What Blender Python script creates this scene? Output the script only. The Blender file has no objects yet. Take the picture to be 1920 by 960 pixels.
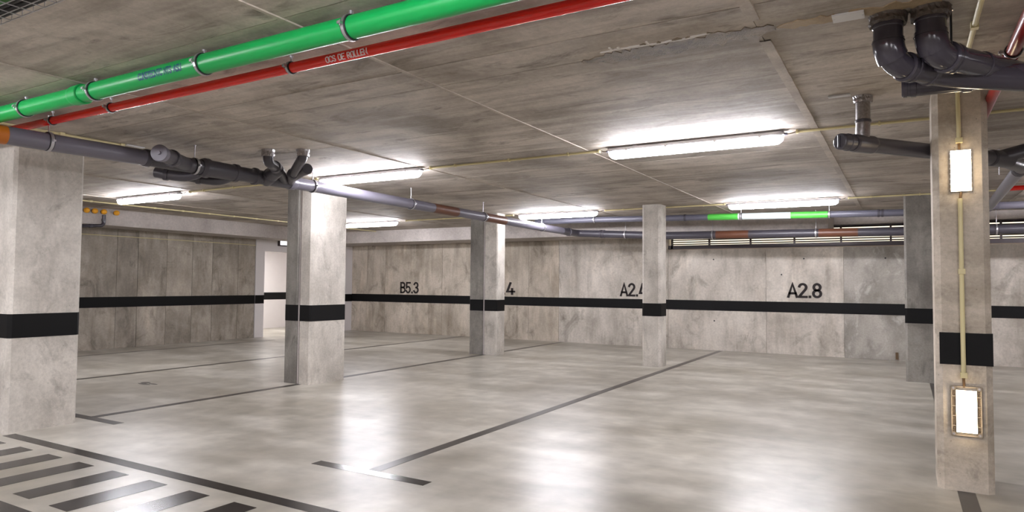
import bpy, math, random
from mathutils import Vector, Matrix

# ------------------------------------------------------------------ camera, world, exposure
scene = bpy.context.scene
COL = scene.collection
EYE = Vector((0.0, 0.0, 1.5))
YAW, PITCH, ROLL = math.radians(30.23), math.radians(2.386), math.radians(-0.4587)
fwd = Vector((-math.sin(YAW) * math.cos(PITCH), math.cos(YAW) * math.cos(PITCH), math.sin(PITCH)))
rgt = Vector((math.cos(YAW), math.sin(YAW), 0.0))
dwn = fwd.cross(rgt)
r2 = rgt * math.cos(ROLL) + dwn * math.sin(ROLL)
d2 = -rgt * math.sin(ROLL) + dwn * math.cos(ROLL)
cam_data = bpy.data.cameras.new('camera')
cam_data.sensor_width = 36.0
cam_data.lens = 36.0 * 1263.3 / 1920.0
cam_data.clip_start = 0.05
cam_data.clip_end = 200.0
cam = bpy.data.objects.new('camera', cam_data)
COL.objects.link(cam)
m = Matrix.Identity(4)
for i in range(3):
    m[i][0], m[i][1], m[i][2], m[i][3] = r2[i], -d2[i], -fwd[i], EYE[i]
cam.matrix_world = m
scene.camera = cam

world = bpy.data.worlds.new('outside_glow')
scene.world = world
world.use_nodes = True
bg = world.node_tree.nodes['Background']
bg.inputs[0].default_value = (1.0, 0.88, 0.68, 1)
bg.inputs[1].default_value = 1.6

vs = scene.view_settings
vs.view_transform = 'Standard'
vs.look = 'None'
vs.gamma = 1.0
vs.use_curve_mapping = False
vs.exposure = 0.0

TUBE_EMIT = 122.0        # batten diffusers, the garage's own lamps
LAMP_EMIT = 13.0        # bulkhead lamps on the column
CEIL = 3.0
BACK = 15.97
LEFT = -15.2
rng = random.Random(7)


# ------------------------------------------------------------------ materials
def lin(c):
    return tuple(((v / 255.0) / 12.92 if v / 255.0 <= 0.04045 else ((v / 255.0 + 0.055) / 1.055) ** 2.4) for v in c) + (1.0,)


def new_mat(name):
    mt = bpy.data.materials.new(name)
    mt.use_nodes = True
    return mt, mt.node_tree, mt.node_tree.nodes['Principled BSDF']


def plain(name, rgb, rough=0.5, metal=0.0, spec=0.5, noise=0.0, nscale=6.0):
    mt, nt, b = new_mat(name)
    b.inputs['Base Color'].default_value = lin(rgb)
    b.inputs['Roughness'].default_value = rough
    b.inputs['Metallic'].default_value = metal
    b.inputs['Specular IOR Level'].default_value = spec
    if noise > 0:
        geo = nt.nodes.new('ShaderNodeNewGeometry')
        n = nt.nodes.new('ShaderNodeTexNoise')
        n.inputs['Scale'].default_value = nscale
        n.inputs['Detail'].default_value = 5
        nt.links.new(geo.outputs['Position'], n.inputs['Vector'])
        mx = nt.nodes.new('ShaderNodeMix')
        mx.data_type = 'RGBA'
        c = lin(rgb)
        mx.inputs[6].default_value = tuple(v * (1 - noise) for v in c[:3]) + (1,)
        mx.inputs[7].default_value = tuple(min(1, v * (1 + noise)) for v in c[:3]) + (1,)
        nt.links.new(n.outputs['Fac'], mx.inputs[0])
        nt.links.new(mx.outputs[2], b.inputs['Base Color'])
    return mt


def emitter(name, rgb, strength):
    mt, nt, b = new_mat(name)
    b.inputs['Base Color'].default_value = (0.8, 0.8, 0.8, 1)
    b.inputs['Emission Color'].default_value = lin(rgb)
    b.inputs['Emission Strength'].default_value = strength
    return mt


def concrete(name, dark, light, stretch, scale=1.0, rough=0.75, bump=0.15, pores=0.5, tint=0.10, spec=0.3,
             rough_lo=None, patch_dark=None, patch_amt=0.5, soft=0.0, pdetail=9, drip=0.0):
    """cast concrete: broad clouds, streaks along the boarding, fine grain and pores (world-space mapping)"""
    mt, nt, b = new_mat(name)
    N, L = nt.nodes, nt.links
    geo = N.new('ShaderNodeNewGeometry')
    oi = N.new('ShaderNodeObjectInfo')
    off = N.new('ShaderNodeVectorMath'); off.operation = 'SCALE'
    comb = N.new('ShaderNodeCombineXYZ')
    for k in range(3):
        L.new(oi.outputs['Random'], comb.inputs[k])
    L.new(comb.outputs[0], off.inputs[0]); off.inputs['Scale'].default_value = 7.0
    add = N.new('ShaderNodeVectorMath'); add.operation = 'ADD'
    L.new(geo.outputs['Position'], add.inputs[0]); L.new(off.outputs[0], add.inputs[1])

    def noise(vec_scale, sc, detail, dist=0.0, rgh=0.55):
        mp = N.new('ShaderNodeMapping'); mp.inputs['Scale'].default_value = vec_scale
        L.new(add.outputs[0], mp.inputs['Vector'])
        n = N.new('ShaderNodeTexNoise')
        n.inputs['Scale'].default_value = sc
        n.inputs['Detail'].default_value = detail
        n.inputs['Roughness'].default_value = rgh
        n.inputs['Distortion'].default_value = dist
        L.new(mp.outputs[0], n.inputs['Vector'])
        return n

    def ramp(src, p0, p1, c0=(0, 0, 0, 1), c1=(1, 1, 1, 1)):
        r = N.new('ShaderNodeValToRGB')
        r.color_ramp.elements[0].position = p0; r.color_ramp.elements[0].color = c0
        r.color_ramp.elements[1].position = p1; r.color_ramp.elements[1].color = c1
        L.new(src, r.inputs[0])
        return r

    def mixc(a, bb, fac, mode='MIX'):
        mx = N.new('ShaderNodeMix'); mx.data_type = 'RGBA'; mx.blend_type = mode
        for sock, v in ((0, fac), (6, a), (7, bb)):
            if isinstance(v, (float, int)):
                mx.inputs[sock].default_value = v
            elif isinstance(v, tuple):
                mx.inputs[sock].default_value = v
            else:
                L.new(v, mx.inputs[sock])
        return mx.outputs[2]

    cloud = noise((1, 1, 1), 0.9 * scale, 6, 0.4 if soft == 0 else 0.0)
    streak = noise(stretch, 2.2 * scale, 7 if soft == 0 else 6, 0.25 if soft == 0 else 0.0, 0.62 if soft == 0 else 0.5)
    fine = noise((1, 1, 1), 22 * scale if soft == 0 else 5.0, 6 if soft == 0 else 3, 0.0, 0.7 if soft == 0 else 0.5)
    c = mixc(lin(dark), lin(light), ramp(cloud.outputs['Fac'], 0.32, 0.66).outputs[0])
    c = mixc(c, lin(dark), ramp(streak.outputs['Fac'], 0.50 - soft, 0.72 + soft, (0, 0, 0, 1), (0.75, 0.75, 0.75, 1)).outputs[0])
    c = mixc(c, lin(light), ramp(streak.outputs['Fac'], 0.30, 0.48, (0.6, 0.6, 0.6, 1), (0, 0, 0, 1)).outputs[0])
    if patch_dark is not None:
        pt = noise(tuple(0.6 + 0.4 * s for s in stretch), 1.6 * scale, pdetail, 0.9 if soft == 0 else 0.0, 0.68 if soft == 0 else 0.55)
        c = mixc(c, lin(patch_dark), ramp(pt.outputs['Fac'], 0.55 - soft, 0.70 + soft * 0.5, (0, 0, 0, 1), (patch_amt,) * 3 + (1,)).outputs[0])
    if drip > 0:
        dn = noise((1.0, 1.0, 0.10), 3.2, 5, 0.15, 0.6)
        c = mixc(c, (0.52, 0.50, 0.47, 1), ramp(dn.outputs['Fac'], 0.50, 0.68, (0, 0, 0, 1), (drip,) * 3 + (1,)).outputs[0], 'MULTIPLY')
        dl = noise((1.0, 1.0, 0.5), 1.7, 4, 0.8, 0.6)
        c = mixc(c, (1.22, 1.20, 1.18, 1), ramp(dl.outputs['Fac'], 0.52, 0.66, (0, 0, 0, 1), (drip * 1.2,) * 3 + (1,)).outputs[0], 'MULTIPLY')
    g = ramp(fine.outputs['Fac'], 0.25, 0.75, (0.80, 0.80, 0.80, 1), (1.12, 1.12, 1.12, 1)).outputs[0]
    c = mixc(c, g, 1.0, 'MULTIPLY')
    if pores > 0:
        vo = N.new('ShaderNodeTexVoronoi'); vo.inputs['Scale'].default_value = 9.0 * scale
        L.new(add.outputs[0], vo.inputs['Vector'])
        pr = ramp(vo.outputs['Distance'], 0.03, 0.075, (1 - pores,) * 3 + (1,), (1, 1, 1, 1)).outputs[0]
        c = mixc(c, pr, 1.0, 'MULTIPLY')
    mr = N.new('ShaderNodeMapRange')
    mr.inputs['To Min'].default_value = 1 - tint; mr.inputs['To Max'].default_value = 1 + tint * 0.6
    L.new(oi.outputs['Random'], mr.inputs['Value'])
    c = mixc(c, mr.outputs[0], 1.0, 'MULTIPLY')
    L.new(c, b.inputs['Base Color'])
    if rough_lo is None:
        b.inputs['Roughness'].default_value = rough
    else:
        r = N.new('ShaderNodeMapRange')
        r.inputs['From Min'].default_value = 0.3; r.inputs['From Max'].default_value = 0.7
        r.inputs['To Min'].default_value = rough_lo; r.inputs['To Max'].default_value = rough
        L.new(streak.outputs['Fac'], r.inputs['Value'])
        L.new(r.outputs[0], b.inputs['Roughness'])
    b.inputs['Specular IOR Level'].default_value = spec
    if bump > 0:
        bp = N.new('ShaderNodeBump'); bp.inputs['Strength'].default_value = bump; bp.inputs['Distance'].default_value = 0.02
        ad = N.new('ShaderNodeMath'); ad.operation = 'ADD'
        L.new(streak.outputs['Fac'], ad.inputs[0]); L.new(fine.outputs['Fac'], ad.inputs[1])
        L.new(ad.outputs[0], bp.inputs['Height'])
        L.new(bp.outputs[0], b.inputs['Normal'])
    return mt


M = {}
M['ceiling'] = concrete('ceiling_concrete', (136, 127, 117), (198, 188, 177), (0.24, 3.0, 1), 1.2, patch_dark=(98, 90, 81), patch_amt=0.8, tint=0.06, bump=0.12, pores=0.2)
M['wall'] = concrete('wall_concrete', (166, 158, 147), (212, 204, 193), (1.7, 1.7, 0.6), 1.0, patch_dark=(132, 125, 114), patch_amt=0.8, drip=0.55, tint=0.08)
M['wall_grey'] = concrete('wall_concrete_grey', (128, 123, 115), (176, 170, 161), (1.3, 1.3, 0.7), 1.3, patch_dark=(206, 200, 193), patch_amt=0.7, tint=0.04)
M['wall_brown'] = concrete('wall_concrete_brown', (130, 122, 111), (176, 167, 155), (1.7, 1.7, 0.6), 1.1, patch_dark=(104, 97, 87), patch_amt=0.8, drip=0.5, tint=0.10)
M['wall_mid'] = concrete('wall_concrete_mid', (162, 151, 136), (206, 195, 180), (1.7, 1.7, 0.6), 1.1, patch_dark=(126, 117, 104), patch_amt=0.8, drip=0.6, tint=0.06)
M['column'] = concrete('column_concrete', (170, 164, 155), (212, 206, 197), (1.5, 1.5, 0.7), 1.6, patch_dark=(126, 120, 111), patch_amt=0.55, tint=0.04, pores=0.5, drip=0.2)
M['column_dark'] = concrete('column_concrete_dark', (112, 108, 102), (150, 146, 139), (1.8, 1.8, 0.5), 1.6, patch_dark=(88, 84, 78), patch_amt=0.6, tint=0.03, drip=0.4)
M['column_board'] = concrete('column_concrete_boarded', (154, 143, 128), (204, 193, 178), (0.7, 0.7, 2.2), 1.6, patch_dark=(110, 102, 92), patch_amt=0.6, tint=0.03)
M['chamfer'] = concrete('chamfer_concrete', (168, 160, 158), (196, 188, 186), (2, 2, 0.5), 2.0, tint=0.02, pores=0.2)
M['beam'] = concrete('beam_concrete', (166, 158, 152), (196, 188, 182), (1, 1, 1), 1.0, tint=0.03, pores=0.25, patch_dark=(130, 123, 117), patch_amt=0.4)
M['floor'] = concrete('floor_concrete', (134, 128, 115), (192, 187, 176), (0.6, 1.5, 1), 0.7, rough=0.30, soft=0.06, pdetail=7, spec=0.5, bump=0.0, pores=0.0, tint=0.0, patch_dark=(128, 120, 105), patch_amt=0.5)
M['ridge'] = concrete('joint_cement', (150, 140, 129), (184, 173, 160), (1, 1, 1), 2.0, tint=0.05, pores=0.3)
M['patch_grey'] = concrete('repair_mortar', (98, 87, 72), (138, 125, 106), (0.8, 1.6, 1), 4.0, bump=0.6, patch_dark=(72, 64, 54), patch_amt=0.8, tint=0.0)
M['patch_brown'] = concrete('water_stain', (132, 112, 86), (170, 150, 120), (0.8, 1.8, 1), 3.0, bump=0.2, tint=0.0)
M['white_salt'] = plain('lime_bloom', (206, 202, 196), 0.9)
M['black_band'] = plain('black_wall_paint', (9, 8, 9), 0.6, spec=0.2, noise=0.15)
M['letter'] = plain('black_letter_paint', (40, 34, 34), 0.6, spec=0.2)
M['floor_paint'] = plain('dark_floor_paint', (26, 23, 23), 0.20, spec=0.4, noise=0.2, nscale=9)
M['floor_paint_worn'] = plain('worn_floor_paint', (58, 54, 51), 0.28, spec=0.4, noise=0.2, nscale=9)
M['white_wall'] = plain('white_plaster', (214, 209, 208), 0.7, noise=0.03)
M['pipe_grey'] = plain('grey_pvc', (104, 101, 112), 0.33, noise=0.05)
M['pipe_dark'] = plain('dark_grey_pvc', (66, 63, 70), 0.35, noise=0.08)
M['pipe_gloss'] = plain('glossy_dark_pvc', (58, 54, 62), 0.16, noise=0.08)
M['pipe_far'] = plain('slate_pvc', (88, 87, 98), 0.35, noise=0.06)
M['brown'] = plain('brown_marker_tape', (98, 60, 42), 0.4, noise=0.1)
M['orange_brown'] = plain('orange_brown_pvc', (176, 98, 20), 0.4)
M['green'] = plain('green_pvc', (4, 152, 72), 0.36, noise=0.06)
M['green_tape'] = plain('green_tape', (72, 168, 62), 0.4)
M['pale_tape'] = plain('pale_tape', (188, 196, 196), 0.35)
M['red'] = plain('red_paint', (226, 30, 20), 0.22, noise=0.06)
M['dark_red'] = plain('dark_red_paint', (140, 34, 34), 0.28, noise=0.06)
M['white_ink'] = plain('white_print', (244, 212, 218), 0.6)
M['blue_ink'] = plain('blue_print', (6, 58, 104), 0.5)
M['conduit'] = plain('cream_conduit', (206, 194, 148), 0.45, noise=0.04)
M['cable'] = plain('brown_cable', (84, 62, 34), 0.5)
M['steel'] = plain('galvanised_steel', (186, 184, 188), 0.35, metal=0.85)
M['rubber'] = plain('black_rubber', (26, 25, 28), 0.6)
M['foil'] = plain('crinkled_foil', (150, 146, 146), 0.35, metal=0.8, noise=0.5, nscale=60)
M['foil_dark'] = plain('sooty_collar', (84, 76, 70), 0.6, metal=0.3, noise=0.6, nscale=50)
M['housing'] = plain('lamp_housing', (196, 194, 200), 0.45)
M['tube_light'] = emitter('lit_diffuser', (248, 247, 255), TUBE_EMIT)
M['warm_light'] = emitter('warm_lit_glass', (255, 230, 190), LAMP_EMIT)
M['clear'] = None
M['bronze'] = plain('dark_bronze', (58, 48, 50), 0.4, metal=0.3)
M['slat'] = plain('louvre_slat', (44, 36, 32), 0.5)
M['sill'] = plain('sill_edge', (176, 158, 138), 0.7)
M['plate'] = plain('white_tag', (198, 196, 194), 0.5)
M['orange_cap'] = plain('orange_cap', (226, 158, 28), 0.45)
M['black'] = plain('black_cable', (22, 20, 24), 0.5)
M['orange_wire'] = plain('orange_cable', (186, 84, 40), 0.5)
M['green_wire'] = plain('green_cable', (56, 120, 52), 0.5)
M['oil'] = plain('oil_stain', (66, 60, 53), 0.45)
M['corridor_lit'] = emitter('corridor_diffuser', (255, 252, 250), 130.0)
M['cover_rim'] = plain('scuffed_clear_rim', (128, 118, 106), 0.4)
M['exit_face'] = emitter('lit_sign_face', (240, 240, 245), 1.2)
mt, nt, b = new_mat('clear_cover')
b.inputs['Base Color'].default_value = lin((190, 176, 160))
b.inputs['Roughness'].default_value = 0.15
b.inputs['Transmission Weight'].default_value = 0.85
b.inputs['IOR'].default_value = 1.3
M['clear'] = mt


# ------------------------------------------------------------------ mesh helpers (world coordinates)
class MB:
    def __init__(self):
        self.v, self.f, self.s = [], [], []

    def quad(self, pts, smooth=False):
        n = len(self.v)
        self.v += [Vector(p) for p in pts]
        self.f.append(tuple(range(n, n + len(pts))))
        self.s.append(smooth)

    def box(self, x0, x1, y0, y1, z0, z1):
        n = len(self.v)
        self.v += [Vector((x, y, z)) for z in (z0, z1) for y in (y0, y1) for x in (x0, x1)]
        for f in ((0, 2, 3, 1), (4, 5, 7, 6), (0, 1, 5, 4), (2, 6, 7, 3), (0, 4, 6, 2), (1, 3, 7, 5)):
            self.f.append(tuple(n + i for i in f)); self.s.append(False)
        return self

    def prism(self, poly, z0, z1):
        n, k = len(self.v), len(poly)
        self.v += [Vector((x, y, z0)) for x, y in poly] + [Vector((x, y, z1)) for x, y in poly]
        self.f.append(tuple(n + i for i in reversed(range(k)))); self.s.append(False)
        self.f.append(tuple(n + k + i for i in range(k))); self.s.append(False)
        for i in range(k):
            j = (i + 1) % k
            self.f.append((n + i, n + j, n + k + j, n + k + i)); self.s.append(False)
        return self

    def tube(self, path, r, n=18, caps=True):
        """swept circle; r is one radius or a list with one for each point"""
        P = [Vector(p) for p in path]
        rs = r if isinstance(r, (list, tuple)) else [r] * len(P)
        T = []
        for i in range(len(P)):
            a = P[max(0, i - 1)]; c = P[min(len(P) - 1, i + 1)]
            d = (c - a)
            if d.length < 1e-9:
                d = P[-1] - P[0]
            T.append(d.normalized())
        ref = Vector((0, 0, 1)) if abs(T[0].z) < 0.9 else Vector((0, 1, 0))
        u = (ref - T[0] * ref.dot(T[0])).normalized()
        base = len(self.v)
        for i, p in enumerate(P):
            u = (u - T[i] * u.dot(T[i])).normalized()
            w = T[i].cross(u)
            for k in range(n):
                a = 2 * math.pi * k / n
                self.v.append(p + (u * math.cos(a) + w * math.sin(a)) * rs[i])
        for i in range(len(P) - 1):
            for k in range(n):
                k2 = (k + 1) % n
                self.f.append((base + i * n + k, base + i * n + k2, base + (i + 1) * n + k2, base + (i + 1) * n + k))
                self.s.append(True)
        if caps:
            for i, flip in ((0, True), (len(P) - 1, False)):
                c = len(self.v)
                self.v += [self.v[base + i * n + k].copy() for k in range(n)]
                idx = [c + k for k in range(n)]
                self.f.append(tuple(reversed(idx)) if flip else tuple(idx)); self.s.append(False)
        return self

    def rod(self, a, b, r, n=8):
        return self.tube([a, b], r, n)

    def prof(self, p0, axis, prof, n=22):
        """solid of revolution: list of (distance along axis, radius), flat steps kept sharp"""
        ax = Vector(axis).normalized(); p0 = Vector(p0)
        for (t0, ra), (t1, rb) in zip(prof[:-1], prof[1:]):
            if abs(t1 - t0) > 1e-6:
                self.tube([p0 + ax * t0, p0 + ax * t1], [ra, rb], n, caps=True)
        return self

    def build(self, name, mat, parent=None, base=None):
        """link as one mesh object; with a parent the vertices become relative to it"""
        o0 = Vector(parent.matrix_basis.translation) if parent is not None else (Vector(base) if base is not None else Vector((0, 0, 0)))
        if parent is not None and parent.parent is not None:
            o0 = o0 + Vector(parent.parent.matrix_basis.translation)
        me = bpy.data.meshes.new(name)
        me.from_pydata([tuple(p - o0) for p in self.v], [], self.f)
        me.polygons.foreach_set('use_smooth', self.s)
        me.materials.append(M[mat])
        me.update()
        o = bpy.data.objects.new(name, me)
        COL.objects.link(o)
        if parent is not None:
            o.parent = parent
        else:
            o.location = o0
        return o


def tag(o, label=None, cat=None, group=None, kind=None):
    for k, v in (('label', label), ('category', cat), ('group', group), ('kind', kind)):
        if v:
            o[k] = v
    return o


def thing(name, base, label, cat, group=None):
    o = bpy.data.objects.new(name, None)
    o.empty_display_size = 0.1
    COL.objects.link(o)
    o.location = base
    return tag(o, label, cat, group)


def fillet(pts, rad, k=7):
    P = [Vector(p) for p in pts]
    out = [P[0]]
    for i in range(1, len(P) - 1):
        a, b, c = P[i - 1], P[i], P[i + 1]
        d0, d1 = (a - b), (c - b)
        t = min(rad, d0.length * 0.49, d1.length * 0.49)
        s, e = b + d0.normalized() * t, b + d1.normalized() * t
        for j in range(k + 1):
            q = j / k
            out.append(s * (1 - q) ** 2 + b * 2 * q * (1 - q) + e * q * q)
    out.append(P[-1])
    return out


def along(pts, s):
    """point and direction at parameter x along an axis-like polyline (s in metres)"""
    for a, b in zip(pts[:-1], pts[1:]):
        a, b = Vector(a), Vector(b)
        d = (b - a).length
        if s <= d:
            return a.lerp(b, s / d), (b - a).normalized()
        s -= d
    return Vector(pts[-1]), (Vector(pts[-1]) - Vector(pts[-2])).normalized()


# ------------------------------------------------------------------ stroke lettering
def arc(cx, cy, rx, ry, a0, a1, k=14):
    return [(cx + rx * math.cos(math.radians(a0 + (a1 - a0) * i / k)), cy + ry * math.sin(math.radians(a0 + (a1 - a0) * i / k))) for i in range(k + 1)]


GL = {
    'A': (0.54, [[(0, 0), (.27, 1), (.54, 0)], [(.09, .27), (.45, .27)]]),
    'B': (0.46, [[(0, 0), (0, 1), (.2, 1)] + arc(.2, .76, .22, .24, 90, -90) + [(0, .52)], [(.2, .52)] + arc(.2, .26, .26, .26, 90, -90) + [(0, 0)]]),
    'C': (0.46, [arc(.24, .74, .24, .26, 20, 180) + arc(.24, .26, .24, .26, 180, 340)]),
    'D': (0.48, [[(0, 0), (0, 1), (.16, 1)] + arc(.16, .7, .32, .3, 90, 0) + arc(.16, .3, .32, .3, 0, -90) + [(0, 0)]]),
    'E': (0.40, [[(.4, 1), (0, 1), (0, 0), (.4, 0)], [(0, .52), (.34, .52)]]),
    'L': (0.40, [[(0, 1), (0, 0), (.4, 0)]]),
    'N': (0.48, [[(0, 0), (0, 1), (.48, 0), (.48, 1)]]),
    'O': (0.48, [arc(.24, .74, .24, .26, 0, 180) + arc(.24, .26, .24, .26, 180, 360) + [(.48, .74)]]),
    'R': (0.46, [[(0, 0), (0, 1), (.2, 1)] + arc(.2, .74, .24, .26, 90, -90) + [(0, .48)], [(.22, .48), (.46, 0)]]),
    'S': (0.44, [arc(.22, .76, .21, .24, 20, 270) + arc(.22, .26, .22, .26, 90, -160)]),
    'T': (0.46, [[(0, 1), (.46, 1)], [(.23, 1), (.23, 0)]]),
    'U': (0.46, [[(0, 1), (0, .25)] + arc(.23, .25, .23, .25, 180, 360) + [(.46, 1)]]),
    '2': (0.46, [arc(.23, .75, .22, .25, 165, -20) + [(.40, .58), (.02, .04), (.02, 0), (.46, 0)]]),
    '3': (0.44, [arc(.21, .76, .2, .24, 160, -80), arc(.21, .26, .23, .26, 85, -160)]),
    '4': (0.50, [[(.24, 1), (.02, .22), (.50, .22)], [(.36, .46), (.36, 0)]]),
    '5': (0.44, [[(.42, 1), (.05, 1), (.03, .52)] + arc(.21, .30, .22, .30, 140, -155)]),
    '8': (0.46, [arc(.23, .76, .2, .24, 0, 360, 24), arc(.23, .26, .23, .26, 0, 360, 24)]),
    '.': (0.14, [[(.07, 0), (.07, .02)]]),
    ' ': (0.30, []),
}


def ribbon(pts, th, mapf, mb, depth):
    n = len(pts)
    pts = list(pts)
    if not (n > 4 and math.hypot(pts[0][0] - pts[-1][0], pts[0][1] - pts[-1][1]) < 1e-6):
        for i0, i1 in ((0, 1), (-1, -2)):      # open strokes end square, half a stroke further
            dx, dy = pts[i0][0] - pts[i1][0], pts[i0][1] - pts[i1][1]
            q0 = math.hypot(dx, dy) or 1e-9
            pts[i0] = (pts[i0][0] + dx / q0 * th / 2, pts[i0][1] + dy / q0 * th / 2)
    closed = n > 4 and math.hypot(pts[0][0] - pts[-1][0], pts[0][1] - pts[-1][1]) < 1e-6
    Lp, Rp = [], []
    for i, p in enumerate(pts):
        a = pts[i - 1] if i > 0 else (pts[-2] if closed else None)
        c = pts[i + 1] if i < n - 1 else (pts[1] if closed else None)

        def nrm(u, v):
            dx, dy = v[0] - u[0], v[1] - u[1]
            q = math.hypot(dx, dy) or 1e-9
            return (-dy / q, dx / q)
        ns = []
        if a is not None: ns.append(nrm(a, p))
        if c is not None: ns.append(nrm(p, c))
        nx, ny = sum(q[0] for q in ns), sum(q[1] for q in ns)
        q = math.hypot(nx, ny) or 1e-9
        nx, ny = nx / q, ny / q
        k = 1.0 / max(0.45, nx * ns[0][0] + ny * ns[0][1])
        Lp.append((p[0] + nx * th * k / 2, p[1] + ny * th * k / 2))
        Rp.append((p[0] - nx * th * k / 2, p[1] - ny * th * k / 2))
    for i in range(n - 1):
        # split long strokes so that they can follow a round surface
        segs = max(1, int(math.hypot(pts[i + 1][0] - pts[i][0], pts[i + 1][1] - pts[i][1]) / 0.2))
        for j in range(segs):
            t0, t1 = j / segs, (j + 1) / segs

            def ip(A, t):
                return (A[i][0] * (1 - t) + A[i + 1][0] * t, A[i][1] * (1 - t) + A[i + 1][1] * t)
            mb.quad([mapf(*ip(Lp, t0)), mapf(*ip(Rp, t0)), mapf(*ip(Rp, t1)), mapf(*ip(Lp, t1))])


def lettering(text, th, mapf, gap=0.15):
    mb = MB(); x = 0.0
    for ch in text:
        w, strokes = GL[ch]
        for st in strokes:
            ribbon(st, th, lambda u, v, x=x: mapf(x + u, v), mb, 0)
        x += w + gap
    return mb, x - gap


# ------------------------------------------------------------------ floor
X0, X1, Y0, Y1 = LEFT, 8.0, -6.5, BACK
fl = MB().box(X0 - 3.4, X1 + .3, Y0 - .3, Y1 + .6, -0.25, 0.0).build('floor', 'floor')
tag(fl, 'polished light grey concrete garage floor with dark painted markings', kind='structure')


def paint(name, x0, x1, y0, y1, mat='floor_paint'):
    return MB().box(x0, x1, y0, y1, 0.0002, 0.0016).build(name, mat, fl)


for cx, mat in ((-3.69, 'floor_paint_worn'), (-7.74, 'floor_paint_worn'), (-10.88, 'floor_paint_worn'), (0.37, 'floor_paint_worn')):
    paint('bay_line', cx - .055, cx + .055, 4.16, BACK - .03, mat)
    paint('bay_end_bar', cx - .58, cx + .58, 4.05, 4.16, 'floor_paint' if cx == -3.69 else mat)
paint('bay_line', -14.23, -14.15, 4.0, 12.1, 'floor_paint_worn')
paint('walkway_edge_line', -7.53, 6.0, 3.20, 3.31)
paint('walkway_edge_line', -12.0, 6.0, 2.14, 2.27)
for i in range(-9, 12):
    x = -6.905 + 0.489 * i
    paint('walkway_stripe', x, x + 0.228, 2.388, 3.08)
st = MB()
for cx, cy, rx, ry in ((-9.72, 5.95, .10, .06), (-9.62, 5.86, .14, .045), (-9.50, 5.93, .10, .03)):
    st.prism([(cx + rx * math.cos(a * .6283) * (0.8 + .3 * rng.random()), cy + ry * math.sin(a * .6283) * (0.8 + .3 * rng.random())) for a in range(10)], 0.0002, 0.0012)
st.build('oil_stain', 'oil', fl)

# ------------------------------------------------------------------ ceiling: slab, formwork panels, cement ridges, beams
ce = MB().box(X0 - 3.4, X1 + .3, Y0 - .3, Y1 + .6, CEIL + 0.012, CEIL + 0.3).build('ceiling', 'ceiling')
tag(ce, 'board-marked grey concrete garage ceiling with cement joints', kind='structure')
JX = [-17.03, -14.70, -12.37, -10.04, -7.71, -5.38, -3.05, -0.72, 1.61, 3.94, 6.27, 8.3]
JY = [-6.5, -4.7, -2.3, 0.16, 1.38, 2.60, 3.70, 4.10, 5.40, 6.62, 7.84, 9.06, 10.28, 11.5, 12.72, 13.94, 15.16, 15.97]
for a, b_ in zip(JX[:-1], JX[1:]):
    for c, d in zip(JY[:-1], JY[1:]):
        dz = rng.uniform(0, .0025)
        MB().box(max(a, LEFT) + .002, min(b_, X1) - .002, c + .003, d - .003, CEIL + dz, CEIL + .0125).build('formwork_panel', 'ceiling', ce)
for jx, w in ((-14.70, .02), (-12.37, .02), (-10.04, .02), (-7.71, .02), (-5.38, .02), (-3.05, .026), (-0.715, .066), (1.61, .05)):
    mb = MB(); y = -1.0; pl = pr_ = None
    while y < 14.7:
        wl = w / 2 * rng.uniform(.92, 1.06); wr = w / 2 * rng.uniform(.92, 1.06)
        if not (abs(jx + .715) < .01 and 3.93 < y < 4.22):
            if pl is not None:
                za, zb = CEIL - .006, CEIL + .004
                mb.quad([(jx - pl, py, za), (jx - wl, y, za), (jx + wr, y, za), (jx + pr_, py, za)])
                mb.quad([(jx - pl - .004, py, zb), (jx - wl - .004, y, zb), (jx - wl, y, za), (jx - pl, py, za)])
                mb.quad([(jx + pr_, py, za), (jx + wr, y, za), (jx + wr + .004, y, zb), (jx + pr_ + .004, py, zb)])
            pl, pr_, py = wl, wr, y
        else:
            pl = None
        y += .12
    mb.build('cement_ridge', 'ridge', ce)


def blob_strip(x0, x1, yc, half, z, step=.06, jit=.3):
    mb = MB(); xs = []; x = x0
    while x <= x1:
        t = (x - x0) / (x1 - x0)
        e = min(1, 6 * t, 6 * (1 - t)) ** .5 if 0 < t < 1 else .1
        xs.append((x, yc(x) - half * e * rng.uniform(1 - jit, 1 + jit), yc(x) + half * e * rng.uniform(1 - jit, 1 + jit)))
        x += step
    for (a, l0, h0), (b, l1, h1) in zip(xs[:-1], xs[1:]):
        mb.quad([(a, l0, z), (a, h0, z), (b, h1, z), (b, l1, z)])
        mb.quad([(a, l0, z), (b, l1, z), (b, l1 - .005, CEIL + .003), (a, l0 - .005, CEIL + .003)])
        mb.quad([(b, h1, z), (a, h0, z), (a, h0 + .005, CEIL + .003), (b, h1 + .005, CEIL + .003)])
    return mb


o = blob_strip(-1.86, -.60, lambda x: 4.105 - .02 * (x + 1.2), .095, CEIL - .004, .03, .55).build('repair_patch', 'patch_grey', ce)
o['label'] = 'dark rough grey mortar patch on the ceiling'
o = blob_strip(-.62, .22, lambda x: 4.10, .06, CEIL - .003, .03, .5).build('stain_patch', 'patch_brown', ce)
o['label'] = 'brown water-stained patch on the ceiling'
blob_strip(-1.68, -.98, lambda x: 4.0 + .01 * math.sin(9 * x), .008, CEIL - .006, .035, .8).build('lime_streak', 'white_salt', ce)
for x, l in ((-1.6, .06), (-1.55, .04), (-1.36, .05)):
    MB().box(x, x + .014, 3.99 - l, 3.99, CEIL - .005, CEIL + .002).build('lime_streak', 'white_salt', ce)
MB().box(LEFT, -14.35, -6, BACK, 2.66, CEIL + .005).build('beam', 'beam', ce)
MB().box(-14.35, -1.30, 14.75, BACK, 2.66, CEIL + .005).build('beam', 'beam', ce)

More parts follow.
